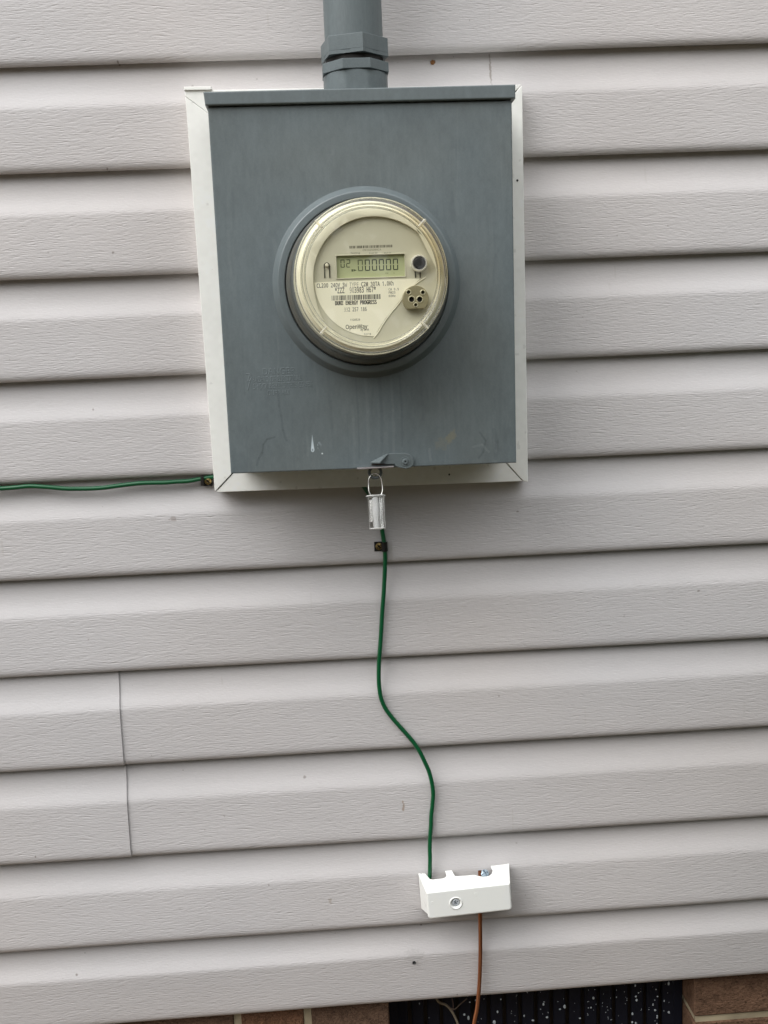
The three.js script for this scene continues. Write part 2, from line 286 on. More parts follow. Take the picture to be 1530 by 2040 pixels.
// ------------------------------------------------------------------ grey meter box
const G0 = [0.126, 0.150, 0.156];
const greyNoise = dataTex(512, 512, (u, v) => { const n = 0.05 * noise(u * 5, v * 5, 1, 5, 5) + 0.05 * noise(u * 40, v * 6, 2, 40, 6) + 0.05 * noise(u * 90, v * 60, 3, 90, 60) + 0.03 * noise(u * 250, v * 250, 4, 250, 250); return G0.map((c) => c * (1 + n)); }, true);
const grey = phys(0xffffff, { map: greyNoise, roughness: 0.4, specularIntensity: 1 });
const ringMat = grey.clone(); ringMat.roughness = 0.3;
const CX = -0.105, CY = 1.295, CW = 0.315, CH = 0.39;                // patch that the cover's textures span
const coverColor = (() => {
  const w = 1280, h = 1584, d = new Float32Array(w * h * 3);
  for (let j = 0; j < h; j++) for (let i = 0; i < w; i++) {
    const y = j / h, run = noise(i / 26, j / 420, 1) * 0.5 + noise(i / 9, j / 210, 2) * 0.45 + noise(i / 4, j / 90, 3) * 0.3;
    const n = 0.06 * run * (0.6 + 0.4 * noise(i / 160, j / 200, 4)) + 0.07 * noise(i / 210, j / 240, 5) + 0.05 * noise(i / 40, j / 70, 6) + 0.05 * noise(i / 11, j / 26, 16) + 0.05 * noise(i / 3, j / 5, 7);
    const hue = 0.025 * noise(i / 180, j / 260, 8), k = (j * w + i) * 3;
    d[k] = G0[0] * (1 + n + hue); d[k + 1] = G0[1] * (1 + n); d[k + 2] = G0[2] * (1 + n - hue);
  }
  const paint = (x0, y0, x1, y1, f) => {                             // f(x, y) -> [amount, colour] over a patch in metres
    for (let j = Math.max(0, Math.floor((y0 - CY) / CH * h)); j < Math.min(h, (y1 - CY) / CH * h); j++) for (let i = Math.max(0, Math.floor((x0 - CX) / CW * w)); i < Math.min(w, (x1 - CX) / CW * w); i++) {
      const [a, c] = f(CX + (i + 0.5) / w * CW, CY + (j + 0.5) / h * CH), k = (j * w + i) * 3;
      if (a > 0) for (let n = 0; n < 3; n++) d[k + n] = d[k + n] * (1 - a) + c[n] * a;
    }
  };
  const line = (pts, r, c, a) => { for (let n = 0; n < pts.length - 1; n++) { const [ax, ay] = pts[n], [bx, by] = pts[n + 1], L = Math.hypot(bx - ax, by - ay);
    paint(Math.min(ax, bx) - 3 * r, Math.min(ay, by) - 3 * r, Math.max(ax, bx) + 3 * r, Math.max(ay, by) + 3 * r, (x, y) => { const t = clamp(((x - ax) * (bx - ax) + (y - ay) * (by - ay)) / (L * L)), e = Math.hypot(x - ax - t * (bx - ax), y - ay - t * (by - ay)) / r + 0.3 * noise(x * 900, y * 900, 30); return [a * (1 - smooth(0.5, 1.3, e)), c]; }); } };
  const dark = [0.075, 0.09, 0.095], pale = [0.19, 0.22, 0.225];
  // dried runs and tide marks
  line([[-0.066, 1.322], [-0.064, 1.331], [-0.060, 1.336], [-0.052, 1.338]], 0.0010, dark, 0.6);
  line([[-0.072, 1.310], [-0.0695, 1.317], [-0.066, 1.322]], 0.0013, dark, 0.45);
  line([[-0.044, 1.36], [-0.043, 1.345], [-0.040, 1.334]], 0.0012, dark, 0.4);
  line([[-0.046, 1.385], [-0.0455, 1.37], [-0.044, 1.36]], 0.0012, dark, 0.3);
  line([[0.163, 1.333], [0.169, 1.324], [0.166, 1.312], [0.161, 1.306]], 0.0011, dark, 0.5);
  line([[0.178, 1.335], [0.181, 1.322], [0.179, 1.305]], 0.0022, dark, 0.4);
  line([[0.155, 1.318], [0.165, 1.320], [0.172, 1.312]], 0.0014, pale, 0.35);
  line([[0.109, 1.318], [0.110, 1.306]], 0.0014, pale, 0.4);
  for (let n = 0; n < 90; n++) { const x = rr(-0.095, 0.2), y = rr(1.33, 1.665), L = rr(0.015, 0.085); line([[x, y], [x + rr(-0.002, 0.002), y - L / 2], [x + rr(-0.003, 0.003), y - L]], rr(0.0006, 0.0022), rnd() < 0.5 ? dark : pale, rr(0.06, 0.18)); }
  for (let n = 0; n < 5; n++) { const x = 0.036 + n * 0.011 + rr(-0.003, 0.003); line([[x, 1.395], [x + 0.001, 1.36], [x, rr(1.308, 1.33)]], rr(0.001, 0.002), n % 2 ? pale : dark, 0.28); }
  // tan stain near the foot of the cover
  paint(0.11, 1.31, 0.145, 1.345, (x, y) => { const X = (x - 0.1325) * 0.8 - (y - 0.330 - 1) * 0.6, Y = (x - 0.1325) * 0.6 + (y - 1.330) * 0.8; const e = Math.hypot(X / 0.0042, Y / 0.0085) + 0.35 * noise(x * 500, y * 500, 21); return [0.42 * (1 - smooth(0.5, 1.2, e)), [0.24, 0.21, 0.12]]; });
  paint(0.105, 1.31, 0.14, 1.335, (x, y) => { const e = Math.hypot((x - 0.122) / 0.008, (y - 1.323) / 0.007) + 0.4 * noise(x * 420, y * 420, 22); return [0.22 * (1 - smooth(0.5, 1.2, e)), [0.22, 0.20, 0.13]]; });
  // two white drips
  paint(-0.017, 1.318, -0.009, 1.342, (x, y) => { const t = (y - 1.3205) / 0.018, r = 0.0021 * (1 - t) * (t < 0.12 ? Math.sqrt(clamp(t / 0.12)) : 1) + 0.0001, e = Math.abs(x + 0.0133 - 0.0003 * t) / r; return [t > 0 && t < 1 ? (1 - smooth(0.7, 1.1, e)) * (0.95 - 0.5 * t) * (e < 0.45 && t > 0.04 && t < 0.2 ? 0.35 : 1) : 0, [0.62, 0.7, 0.75]]; });
  paint(-0.010, 1.318, 0.001, 1.335, (x, y) => { const m = Math.max(noise(x * 900, y * 500, 23), 0) * (1 - smooth(0.4, 1, Math.hypot((x + 0.006) / 0.0028, (y - 1.3265) / 0.0055))); return [clamp(m * 1.6) * 0.8, [0.5, 0.57, 0.62]]; });
  paint(-0.006, 1.314, 0, 1.322, (x, y) => [1 - smooth(0.6, 1.2, Math.hypot(x + 0.0035, y - 1.3185) / 0.0009), [0.6, 0.65, 0.68]]);
  return dataTex(w, h, (u, v) => { const k = (Math.floor(v * h) * w + Math.floor(u * w)) * 3; return [d[k], d[k + 1], d[k + 2]]; }, true, THREE.ClampToEdgeWrapping);
})();
const coverBump = canvasTex(1280, 1584, (c, w, h) => {
  c.fillStyle = '#606060'; c.fillRect(0, 0, w, h);
  const X = (x) => (x - CX) / CW * w, Y = (y) => h - (y - CY) / CH * h, S = w / CW;
  c.strokeStyle = c.fillStyle = '#f4f4f4'; c.lineJoin = 'round'; c.textBaseline = 'alphabetic';
  const word = (s, x0, x1, y, hgt) => { c.save(); c.font = '100px sans-serif'; const m = c.measureText(s).width; c.translate(X(x0), Y(y)); c.rotate(-0.004); c.scale((x1 - x0) * S / m, hgt * S / 72); c.fillText(s, 0, 0); c.restore(); };
  word('DANGER', -0.061, -0.027, 1.4025, 0.0064);
  word('HAZARD OF ELECTRICAL', -0.072, -0.021, 1.3952, 0.0054);
  word('SHOCK BEHIND THIS COVER', -0.071, -0.010, 1.3882, 0.0054);
  word('DURHAM', -0.057, -0.034, 1.3810, 0.0050);
  c.lineWidth = 0.0009 * S; c.beginPath();                           // lightning bolt
  for (const l of [[[-0.0775, 1.4045], [-0.0735, 1.4035], [-0.0765, 1.3965], [-0.0738, 1.3968], [-0.0768, 1.3875]], [[-0.0735, 1.4035], [-0.0718, 1.4005], [-0.0745, 1.3962]]]) l.forEach(([x, y], i) => i ? c.lineTo(X(x), Y(y)) : c.moveTo(X(x), Y(y)));
  c.stroke();
  for (let n = 0; n < 9000; n++) { c.globalAlpha = 0.05; c.fillStyle = rnd() < 0.5 ? '#000' : '#fff'; c.beginPath(); c.arc(rnd() * w, rnd() * h, rr(1, 5), 0, 7); c.fill(); }
}, false);
const coverMat = phys(0xffffff, { map: coverColor, roughness: 0.46, specularIntensity: 0.8, bumpMap: coverBump, bumpScale: 0.00032 });
const box = thing('meter_box', 'weathered grey steel meter box mounted on the siding inside white trim', 'meter box');
part('box_body', new RoundedBoxGeometry(0.298, 0.372, 0.115, 2, 0.002).translate(0.0518, 1.486, 0.0375), grey, box);
const cover = part('cover', planarUV(slab([[-0.0996, 1.3018], [0.2011, 1.2991], [0.2048, 1.6660], [-0.0996, 1.6680]], 0.088, 0.115, 0.0014), CX, CY, CW, CH), coverMat, box);
part('top_hood', (() => { const g = slab([[-0.1016, 1.6686], [0.2078, 1.6667], [0.2081, 1.6802], [-0.1026, 1.6815]], -0.012, 0.1195, 0.0014); return planarUV(g, 0, 0, 0.2, 0.2); })(), grey, box);
const RC = [0.0508, 1.491];                                          // axis of the meter
part('socket_ring', latheZ([[0.0968, 0.1147], [0.0962, 0.1150], [0.0955, 0.1158], [0.0910, 0.1222], [0.0903, 0.1229], [0.0893, 0.1232], [0.0846, 0.1232], [0.0837, 0.1229], [0.0832, 0.1220], [0.0830, 0.1200], [0.0829, 0.1140]], 160, 0), ringMat, box, [...RC, 0]);
part('rivet', latheZ([[0, 0.0012], [0.0012, 0.001], [0.0018, 0]], 20), grey, box, [0.0885, 1.6822, 0.075]);

// latch of the box: arm with a rivet, folded tab, tongue through the slot, ring for the seal
const steel = std(lin(0.24, 0.22, 0.22), { metalness: 0.3, roughness: 0.45 });
const rust = std(lin(0.07, 0.045, 0.035), { roughness: 0.85 });
const arm = part('latch_arm', slab([[0.0470, 1.3050], [0.0466, 1.3076], [0.0640, 1.3152], [0.0700, 1.3156], [0.0830, 1.3152], [0.0880, 1.3136], [0.0912, 1.3103], [0.0922, 1.3062], [0.0912, 1.3024], [0.0885, 1.2998], [0.0850, 1.2988], [0.0810, 1.2990], [0.0760, 1.3004], [0.0725, 1.3022], [0.0715, 1.3042], [0.0620, 1.3044], [0.0606, 1.3052]].reverse(), 0.1158, 0.1182, 0.0006), grey, box);
part('latch_tab', (() => { const g = new THREE.BufferGeometry(); const a = [0.0464, 1.3078, 0.1190], b = [0.0656, 1.3158, 0.1185], c = [0.0560, 1.3078, 0.1255], t = 0.0012;
  const f = [a, b, c, a.map((v, i) => v - (i === 1 ? t : 0)), b.map((v, i) => v - (i === 1 ? t : 0)), c.map((v, i) => v - (i === 1 ? t : 0))];
  g.setAttribute('position', new THREE.Float32BufferAttribute([0, 2, 1, 3, 4, 5, 0, 3, 5, 0, 5, 2, 2, 5, 4, 2, 4, 1, 1, 4, 3, 1, 3, 0].flatMap((i) => f[i]), 3)); g.computeVertexNormals(); planarUV(g, 0, 0, 0.1, 0.1); return g; })(), grey, arm);
part('pivot_rivet', latheZ([[0, 0.0002], [0.0008, 0.0003], [0.0010, 0.0024], [0.0013, 0.0026], [0.0026, 0.0025], [0.0031, 0.0016], [0.0034, 0.0008], [0.0048, 0.0010], [0.0051, 0]], 32), grey, arm, [0.0830, 1.3064, 0.1178]);
part('slot', new THREE.BoxGeometry(0.019, 0.0036, 0.001).translate(0.057, 1.3056, 0.1152), rust, arm);
part('slot_edge', new RoundedBoxGeometry(0.0385, 0.0016, 0.010, 2, 0.0007).rotateZ(0.01).translate(0.0515, 1.3016, 0.1180), steel, arm);
part('seal_ring', (() => { const g = new THREE.TorusGeometry(0.0062, 0.0016, 12, 40); g.scale(1, 0.95, 0.7); return g.translate(0.0512, 1.2955, 0.1100); })(), std(lin(0.10, 0.115, 0.12), { roughness: 0.5 }), arm);

// ------------------------------------------------------------------ conduit into the top of the box
const pvc = phys(0xffffff, { map: (() => { const t = greyNoise.clone(); t.repeat.set(2, 3); return t; })(), roughness: 0.45, specularIntensity: 0.6 });
const conduit = thing('conduit', 'grey plastic conduit with hex nut entering the top of the meter box', 'pipe', [0.0505, 1.682, 0.0625]);
part('pipe', latheY([[0.0302, 0.05], [0.0302, 0.9]], 64, 0), pvc, conduit);
part('hub', latheY([[0.0335, -0.004], [0.0335, 0.0225], [0.0328, 0.0235], [0.028, 0.0236]]), pvc, conduit);
const ngon = (n, r, turn) => Array.from({ length: n }, (_, i) => [r * Math.cos(turn + i * 2 * Math.PI / n), r * Math.sin(turn + i * 2 * Math.PI / n)]);
function nutGeo(n, r, turn, hole, h, bevel) { const g = slab(ngon(n, r, -turn), 0, h, bevel, [circlePath(hole)]); g.rotateX(-Math.PI / 2); return planarUV(g, 0, 0, 0.2, 0.2); }
part('hex_nut', nutGeo(6, 0.0362, 78 * D2R, 0.0303, 0.0150, 0.0006), pvc, conduit, [0, 0.0430, 0]);
part('nut_skirt', nutGeo(6, 0.0362, 78 * D2R, 0.0316, 0.0036, 0.0003), pvc, conduit, [0, 0.0396, 0]);
part('lock_ring', nutGeo(8, 0.0368, 67 * D2R, 0.0308, 0.0098, 0.0005), pvc, conduit, [0, 0.0238, 0]);
part('shaded_thread', latheY([[0.0298, 0.030], [0.0298, 0.048]]), std(lin(0.014, 0.013, 0.012), { roughness: 0.9 }), conduit);  // near-black colour stands for the shade in the gap under the nut

// ------------------------------------------------------------------ the electric meter
const MZ = 0.115;
const meter = thing('electric_meter', 'round electric meter with clear cover and digital display plugged into the grey box', 'electric meter', [RC[0], RC[1], MZ]);
meter.rotation.z = -0.006;
const cream = phys(lin(0.77, 0.735, 0.58), { roughness: 0.45 });
const faceGrey = std(lin(0.55, 0.53, 0.42), { roughness: 0.6 });
const darkPl = std(lin(0.10, 0.09, 0.075), { roughness: 0.55 });
const mm = (pts) => pts.map(([a, b]) => [a / 1000, b / 1000]);
part('base', latheZ(mm([[0, 1], [82, 1], [82.2, 8], [81.4, 10], [79.5, 11], [74, 12], [70, 14], [65, 20], [64, 50], [0, 50]])), darkPl, meter);
part('bezel', latheZ(mm([[64, 48], [72.4, 50], [73.6, 53], [73.5, 58], [70.2, 68.5], [69.6, 70.5], [69.0, 71.8], [68.5, 72.2], [68.3, 72.2], [67.9, 72.2], [67.6, 74.4], [66.6, 75.2], [65.0, 75.2], [64.2, 74.4], [63.7, 71]]), 160, 0.5), cream, meter);
// face: plate, raised half-round bezel above the label
const printTex = canvasTex(1024, 1024, (c, w, h) => {
  const S = w / 132, X = (x) => (x + 66) * S, Y = (y) => (66 - y) * S;
  c.fillStyle = '#fff'; c.fillRect(0, 0, w, h);
  c.fillStyle = 'rgba(60,58,48,0.85)';
  let x = -18.5; while (x < 22) { const b = rr(0.3, 1.0); c.fillRect(X(x), Y(30.6), b * S, 2.4 * S); x += b + rr(0.3, 0.9); }
  const word = (s, x0, x1, y, hg, f = 'sans-serif') => { c.save(); c.font = '100px ' + f; const m = c.measureText(s).width; c.translate(X(x0), Y(y)); c.scale((x1 - x0) * S / m, hg * S / 72); c.fillText(s, 0, 0); c.restore(); };
  c.fillStyle = 'rgba(70,68,58,0.75)';
  word('CN1025084CA', -6.2, 11.6, 25.5, 1.9); word('Testing', -17.8, -8.7, 23.2, 1.5); word('Cust 00', -0.1, 8, 22.7, 1.5); word('Mult 01', 14, 21, 22.3, 1.5);
  
});
const facePrint = std(lin(0.57, 0.55, 0.43), { roughness: 0.6, map: printTex });
const disc = (r) => { const a = []; for (let i = 0; i < 128; i++) a.push([r * Math.cos(i / 128 * 2 * Math.PI), r * Math.sin(i / 128 * 2 * Math.PI)]); return a; };
const LCD = [-0.0314, 0.0008, 0.0338, 0.0216];                        // x0, y0, x1, y1
const lcdHole = new THREE.Path([[LCD[0], LCD[1]], [LCD[0], LCD[3]], [LCD[2], LCD[3]], [LCD[2], LCD[1]]].map(V2));
part('face_plate', planarUV(slab(disc(0.0645), 0.064, 0.0715, 0.0003, [lcdHole]), -0.066, -0.066, 0.132, 0.132), facePrint, meter);
{
  const a = [], n = 90; for (let i = 0; i <= n; i++) { const t = (4 + 246 * i / n) * D2R; a.push([0.0645 * Math.cos(t), 0.0645 * Math.sin(t)]); }
  for (let i = n; i >= 0; i--) { const t = (30 + 220 * i / n) * D2R, r = 0.0537 + 0.0106 * Math.pow(1 - i / n, 4) + 0.0098 * Math.pow(smooth(0.66, 1, i / n), 1.2); a.push([r * Math.cos(t) - 0.0003, r * Math.sin(t)]); }
  const g = slab(a, 0.0705, 0.0752, 0.0006), p = g.attributes.position;
  for (let i = 0; i < p.count; i++) { const t = Math.atan2(p.getY(i), p.getX(i)) / D2R, u = t < -90 ? t + 360 : t; if (p.getZ(i) > 0.0725) p.setZ(i, p.getZ(i) - 0.0036 * smooth(172, 250, u)); }
  g.computeVertexNormals(); part('face_rim', toCreasedNormals(g, 0.5), cream, meter);
}
// label with its printing
const LBL = [-0.0545, -0.056, 0.104, 0.056];                          // x0, y0, w, h of the label's print
const labelPts = [];
for (let i = 0; i <= 40; i++) { const t = (182 + 90.5 * i / 40) * D2R; labelPts.push([0.0542 * Math.cos(t) + 0.0007, 0.0542 * Math.sin(t) - 0.0006]); }
for (const p of [[0.0048, -0.0510], [0.0085, -0.0452], [0.0132, -0.0387], [0.0185, -0.0327], [0.0244, -0.0263], [0.0296, -0.0195], [0.0355, -0.0135], [0.0415, -0.0075], [0.0476, -0.0026], [0.047, -0.0019]]) labelPts.push(p);
const labelTex = canvasTex(1664, 896, (c, w, h) => {
  const S = w / LBL[2], X = (x) => (x / 1000 - LBL[0]) * S, Y = (y) => h - (y / 1000 - LBL[1]) * S, s1 = S / 1000;
  c.fillStyle = '#f3efd9'; c.fillRect(0, 0, w, h);
  const word = (s, x0, x1, y, hg, col, f = 'monospace', fade = [], bold = 4) => {
    c.save(); c.font = '100px ' + f; const m = c.measureText(s).width; c.translate(X(x0), Y(y)); c.scale((x1 - x0) * s1 / m, hg * s1 / 72);
    let x = 0; for (let i = 0; i < s.length; i++) { c.globalAlpha = fade.includes(i) ? 0.4 : 1; c.fillStyle = col; c.fillText(s[i], x, 0); if (bold) { c.strokeStyle = col; c.lineWidth = bold; c.strokeText(s[i], x, 0); } x += c.measureText(s[i]).width; } c.restore();
  };
  const ink = '#55534a', blk = '#2b2a26';
  word('CL200 240V 3W TYPE C2M 30TA 1.0Kh', -51.4, 22.5, -7.4, 3.9, ink, 'monospace', [12, 14, 15, 16, 17]);
  word('*ZZZ  903983 H67*', -34.2, 5.4, -13.2, 5.2, blk, 'monospace', [6, 7], 3);
  let x = -37.4, i = 0; while (x < 8.2) { const b = [0.45, 0.9, 0.5, 1.0][Math.floor(rnd() * 4)]; c.globalAlpha = i > 9 && i < 17 ? 0.6 : 1; c.fillStyle = blk; c.fillRect(X(x), Y(-15.3), b * s1, 4.6 * s1); x += b + [0.45, 0.5, 0.9][Math.floor(rnd() * 3)]; i++; } c.globalAlpha = 1;
  for (const o of [0, 0.25]) word('DUKE ENERGY PROGRESS', -34.6 + o, 5.4 + o, -24.3, 3.7, blk, 'monospace', o ? [5, 6, 7, 8, 9] : [], 5);
  word('332 257 186', -26.2, -4.2, -30.6, 3.6, '#5f5d52', 'monospace', [0, 1]);
  word('1120529', -20.7, -11, -39.6, 1.9, '#6a685c');
  word('OpenWay', -25.4, -4.4, -47.2, 3.9, '#4a4942', 'sans-serif'); word('.', -4.2, -3.2, -45, 3, '#4a4942');
  word('by Itron', -11, -2.9, -49.2, 2.0, blk, 'serif');
  word('12/18', -8, -1, -53.6, 1.9, '#77756a');
  word('CA 0.5', 17.2, 27.4, -12.2, 2.1, '#77756a'); word('FM2S', 17.1, 24, -15.2, 2.1, '#77756a', 'monospace'); word('60Hz', 17.1, 24, -18.4, 2.1, '#77756a');
});
part('label', planarUV(slab(labelPts, 0.0713, 0.0720, 0.0001), ...LBL), std(lin(1, 1, 1), { roughness: 0.5, map: labelTex }), meter);
part('label_ridge', tube([[0.0015, -0.0565, 0.0717], [0.0062, -0.0510, 0.0717], [0.0100, -0.0450, 0.0717], [0.0148, -0.0384, 0.0717], [0.0200, -0.0322, 0.0717], [0.0258, -0.0260, 0.0717], [0.0310, -0.0190, 0.0717], [0.0370, -0.0128, 0.0717], [0.0430, -0.0072, 0.0717], [0.0540, -0.0008, 0.0717]], 0.0006, 60, 8), cream, meter);
// display window
const lcdTex = canvasTex(1024, 326, (c, w, h) => {
  c.fillStyle = '#b4ba92'; c.fillRect(0, 0, w, h);
  const S = w / ((LCD[2] - LCD[0]) * 1000), X = (x) => (x - LCD[0] * 1000) * S, Y = (y) => h - (y - LCD[1] * 1000) * S;
  const SEG = { 0: 'abcdef', 2: 'abged' };
  function digit(ch, x, y, W, H, t, a) {                             // x, y lower left, millimetres
    c.globalAlpha = a; c.fillStyle = '#2b3220';
    const g = t * 0.25, seg = { a: [[x + g, y + H], [x + W - g, y + H], [x + W - t, y + H - t], [x + t, y + H - t]], d: [[x + g, y], [x + W - g, y], [x + W - t, y + t], [x + t, y + t]], f: [[x, y + H - g], [x, y + H / 2 + g], [x + t, y + H / 2 + t * 0.6], [x + t, y + H - t]], b: [[x + W, y + H - g], [x + W, y + H / 2 + g], [x + W - t, y + H / 2 + t * 0.6], [x + W - t, y + H - t]], e: [[x, y + g], [x, y + H / 2 - g], [x + t, y + H / 2 - t * 0.6], [x + t, y + t]], c: [[x + W, y + g], [x + W, y + H / 2 - g], [x + W - t, y + H / 2 - t * 0.6], [x + W - t, y + t]], g: [[x + g, y + H / 2], [x + t, y + H / 2 + t / 2], [x + W - t, y + H / 2 + t / 2], [x + W - g, y + H / 2], [x + W - t, y + H / 2 - t / 2], [x + t, y + H / 2 - t / 2]] };
    for (const k of SEG[ch]) { c.beginPath(); seg[k].forEach(([a1, b1], i) => i ? c.lineTo(X(a1), Y(b1)) : c.moveTo(X(a1), Y(b1))); c.fill(); }
    c.globalAlpha = 1;
  }
  digit('0', -27.6, 10.8, 3.9, 7.6, 0.8, 0.8); digit('2', -22.2, 10.8, 3.9, 7.6, 0.8, 0.8);
  for (let i = 0; i < 6; i++) digit('0', -11.2 + i * 6.75, 7.0, 5.0, 10.8, 1.05, i ? 0.95 : 0.62);
  c.fillStyle = '#3a4228'; c.globalAlpha = 0.8; c.fillRect(X(-17.4), Y(9), 1.6 * S, 2.1 * S); c.beginPath(); c.moveTo(X(-15.4), Y(9.2)); c.lineTo(X(-15.4), Y(6.9)); c.lineTo(X(-12.2), Y(8)); c.fill();
  c.font = (2.0 * S) + 'px sans-serif'; c.globalAlpha = 0.75; c.fillText('KW', X(15), Y(3.6)); c.fillText('h', X(22.8), Y(3.6));
});
part('display', planarUV(new THREE.PlaneGeometry(LCD[2] - LCD[0] + 0.001, LCD[3] - LCD[1] + 0.001).translate((LCD[0] + LCD[2]) / 2, (LCD[1] + LCD[3]) / 2, 0.0688), LCD[0], LCD[1], LCD[2] - LCD[0], LCD[3] - LCD[1]), std(0xffffff, { map: lcdTex, roughness: 0.35 }), meter);
{
  const [x0, y0, x1, y1] = LCD, o = 0.0009;
  part('display_frame', slab([[x0 - o, y0 - o], [x1 + o, y0 - o], [x1 + o, y1 + o], [x0 - o, y1 + o]], 0.0705, 0.0722, 0.0003, [new THREE.Path([[x0, y0], [x0, y1], [x1, y1], [x1, y0]].map(V2))]), faceGrey, meter);
}
// reset pin with its painted slot shade, push button, optical port
const black = std(lin(0.010, 0.010, 0.014), { roughness: 0.6 });
const slotShadeMat = std(lin(0.06, 0.055, 0.045), { roughness: 0.9 });  // dark strips laid on the face, coloured as the shade inside the slots
function slotShadeLoop(x, y, h, r, w) { const s = [new THREE.BoxGeometry(w, h, 0.0006).translate(x - r, y - h / 2, 0.0717), new THREE.BoxGeometry(w, h, 0.0006).translate(x + r, y - h / 2, 0.0717), new THREE.TorusGeometry(r, w / 2, 8, 24, Math.PI).scale(1, 1, 0.3).translate(x, y, 0.0718)]; return merge(s); }
part('pin_slot_shade', slotShadeLoop(-0.0408, 0.0130, 0.0115, 0.0024, 0.0011), slotShadeMat, meter);
part('pin', latheZ(mm([[0, 4.5], [1.1, 4.2], [1.7, 3.2], [1.8, 0]]), 24), cream, meter, [-0.0408, 0.0132, 0.0715]);
part('button_slot_shade', slotShadeLoop(0.0459, 0.0080, 0.0090, 0.0023, 0.0011), slotShadeMat, meter);
const btn = part('push_button', latheZ(mm([[0, 8.6], [2, 8.5], [4.6, 8.0], [5.6, 7.0], [5.8, 5.6]]), 40), black, meter, [0.0471, 0.0122, 0.0715]);
part('button_ring', latheZ(mm([[5.8, 0], [5.8, 6.6], [6.3, 7.6], [7.1, 7.4], [7.9, 6.2], [8.2, 0]]), 48), phys(lin(0.82, 0.80, 0.74), { metalness: 0.5, roughness: 0.25 }), btn);
{
  const a = []; for (let i = 0; i <= 60; i++) { const t = (-49 + 278 * i / 60) * D2R; a.push([0.0125 * Math.cos(t), 0.0125 * Math.sin(t)]); }
  const spots = [[-0.0039, -0.0004, 0.0025], [0.0038, -0.0007, 0.0025], [-0.0066, 0.0064, 0.0017], [0.0070, 0.0058, 0.0017], [-0.0002, -0.0057, 0.0015]];
  const port = part('optical_port', planarUV(slab(a, 0, 0.0085, 0.0006, spots.map(([x, y, r]) => circlePath(r, x, y))), 0, 0, 0.03, 0.03), phys(lin(0.30, 0.27, 0.165), { roughness: 0.45, metalness: 0.3 }), meter, [0.0425, -0.0212, 0.0715]);
  spots.forEach(([x, y, r], i) => {
    part(i < 2 ? 'port_eye' : 'port_screw', latheZ([[0, i < 2 ? 0.0045 : 0.0062], [r * 0.4, i < 2 ? 0.0044 : 0.0050], [r * 0.98, i < 2 ? 0.0040 : 0.0066]], 24), i < 2 ? black : std(lin(0.16, 0.15, 0.10), { metalness: 0.5, roughness: 0.4 }), port, [x, y, 0]);
    part('port_rim', latheZ([[r, 0.0084], [r + 0.0004, 0.0091], [r + 0.0011, 0.0084]], 32), std(lin(0.58, 0.55, 0.40), { metalness: 0.3, roughness: 0.35 }), port, [x, y, 0]);
  });
}
// clear polycarbonate cover: front pane, sides, solid moulded rim with four ribs
const pane = phys(lin(0.99, 0.985, 0.95), { transmission: 1, thickness: 0, roughness: 0.02, ior: 1.58 });
const amberMap = dataTex(256, 32, (u, v) => { const a = smooth(0.17, 0.27, u + 0.03 * noise(u * 30, v * 5, 3)) * (1 - smooth(0.36, 0.47, u + 0.03 * noise(u * 26, v * 4, 4))) * (0.8 + 0.2 * noise(u * 60, v * 9, 5)); return [0.985 - 0.12 * a, 0.98 - 0.19 * a, 0.94 - 0.32 * a]; }, true);
const side = phys(0xffffff, { transmission: 1, thickness: 0, roughness: 0.05, ior: 1.58, map: amberMap });
const rimPane = phys(lin(0.99, 0.975, 0.93), { transmission: 1, thickness: 0, roughness: 0.04, ior: 1.58 });
const solid = phys(lin(0.97, 0.96, 0.92), { transmission: 1, thickness: 0.003, roughness: 0.03, ior: 1.5 });
const glass = part('clear_cover', latheZ(mm([[61.9, 98.6], [0, 98.6]]), 128, 0), pane, meter);
part('cover_side', latheZ(mm([[81.6, 10.5], [81.8, 15], [80.2, 19], [78.6, 22], [77.4, 40], [75.4, 62], [72.6, 86], [71.6, 91]]), 128, 0.7), side, glass);
part('cover_rim', latheZ(mm([[71.6, 91], [71.3, 93.5], [70.4, 96.4], [68.9, 98.8], [67.0, 100.3], [65.6, 100.8], [65.0, 100.4], [64.7, 99.2], [64.3, 98.8], [63.9, 99.2], [63.6, 100.4], [63.2, 100.8], [62.5, 100.7], [62.1, 99.9], [61.9, 98.6]]), 160, 0), side, glass);
part('rim_bead', new THREE.TorusGeometry(0.0712, 0.0011, 14, 160).translate(0, 0, 0.0925), solid, glass);
for (const r of [0.0651, 0.0619]) part('rim_bead', new THREE.TorusGeometry(r, 0.0008, 12, 160).translate(0, 0, 0.1006), solid, glass);
const ribMat = phys(lin(0.93, 0.91, 0.82), { transmission: 0.75, thickness: 0, roughness: 0.2 });
const rib = new RoundedBoxGeometry(0.0098, 0.0028, 0.0034, 2, 0.0011);
for (const [x, y] of [[-46.2, 47.6], [47.2, 45.0], [-47, -49], [49, -47.4]]) {
  const a = Math.atan2(y, x), m = part('cover_rib', rib, ribMat, glass, [0.0672 * Math.cos(a), 0.0672 * Math.sin(a), 0.1000]); m.rotation.z = a;
}

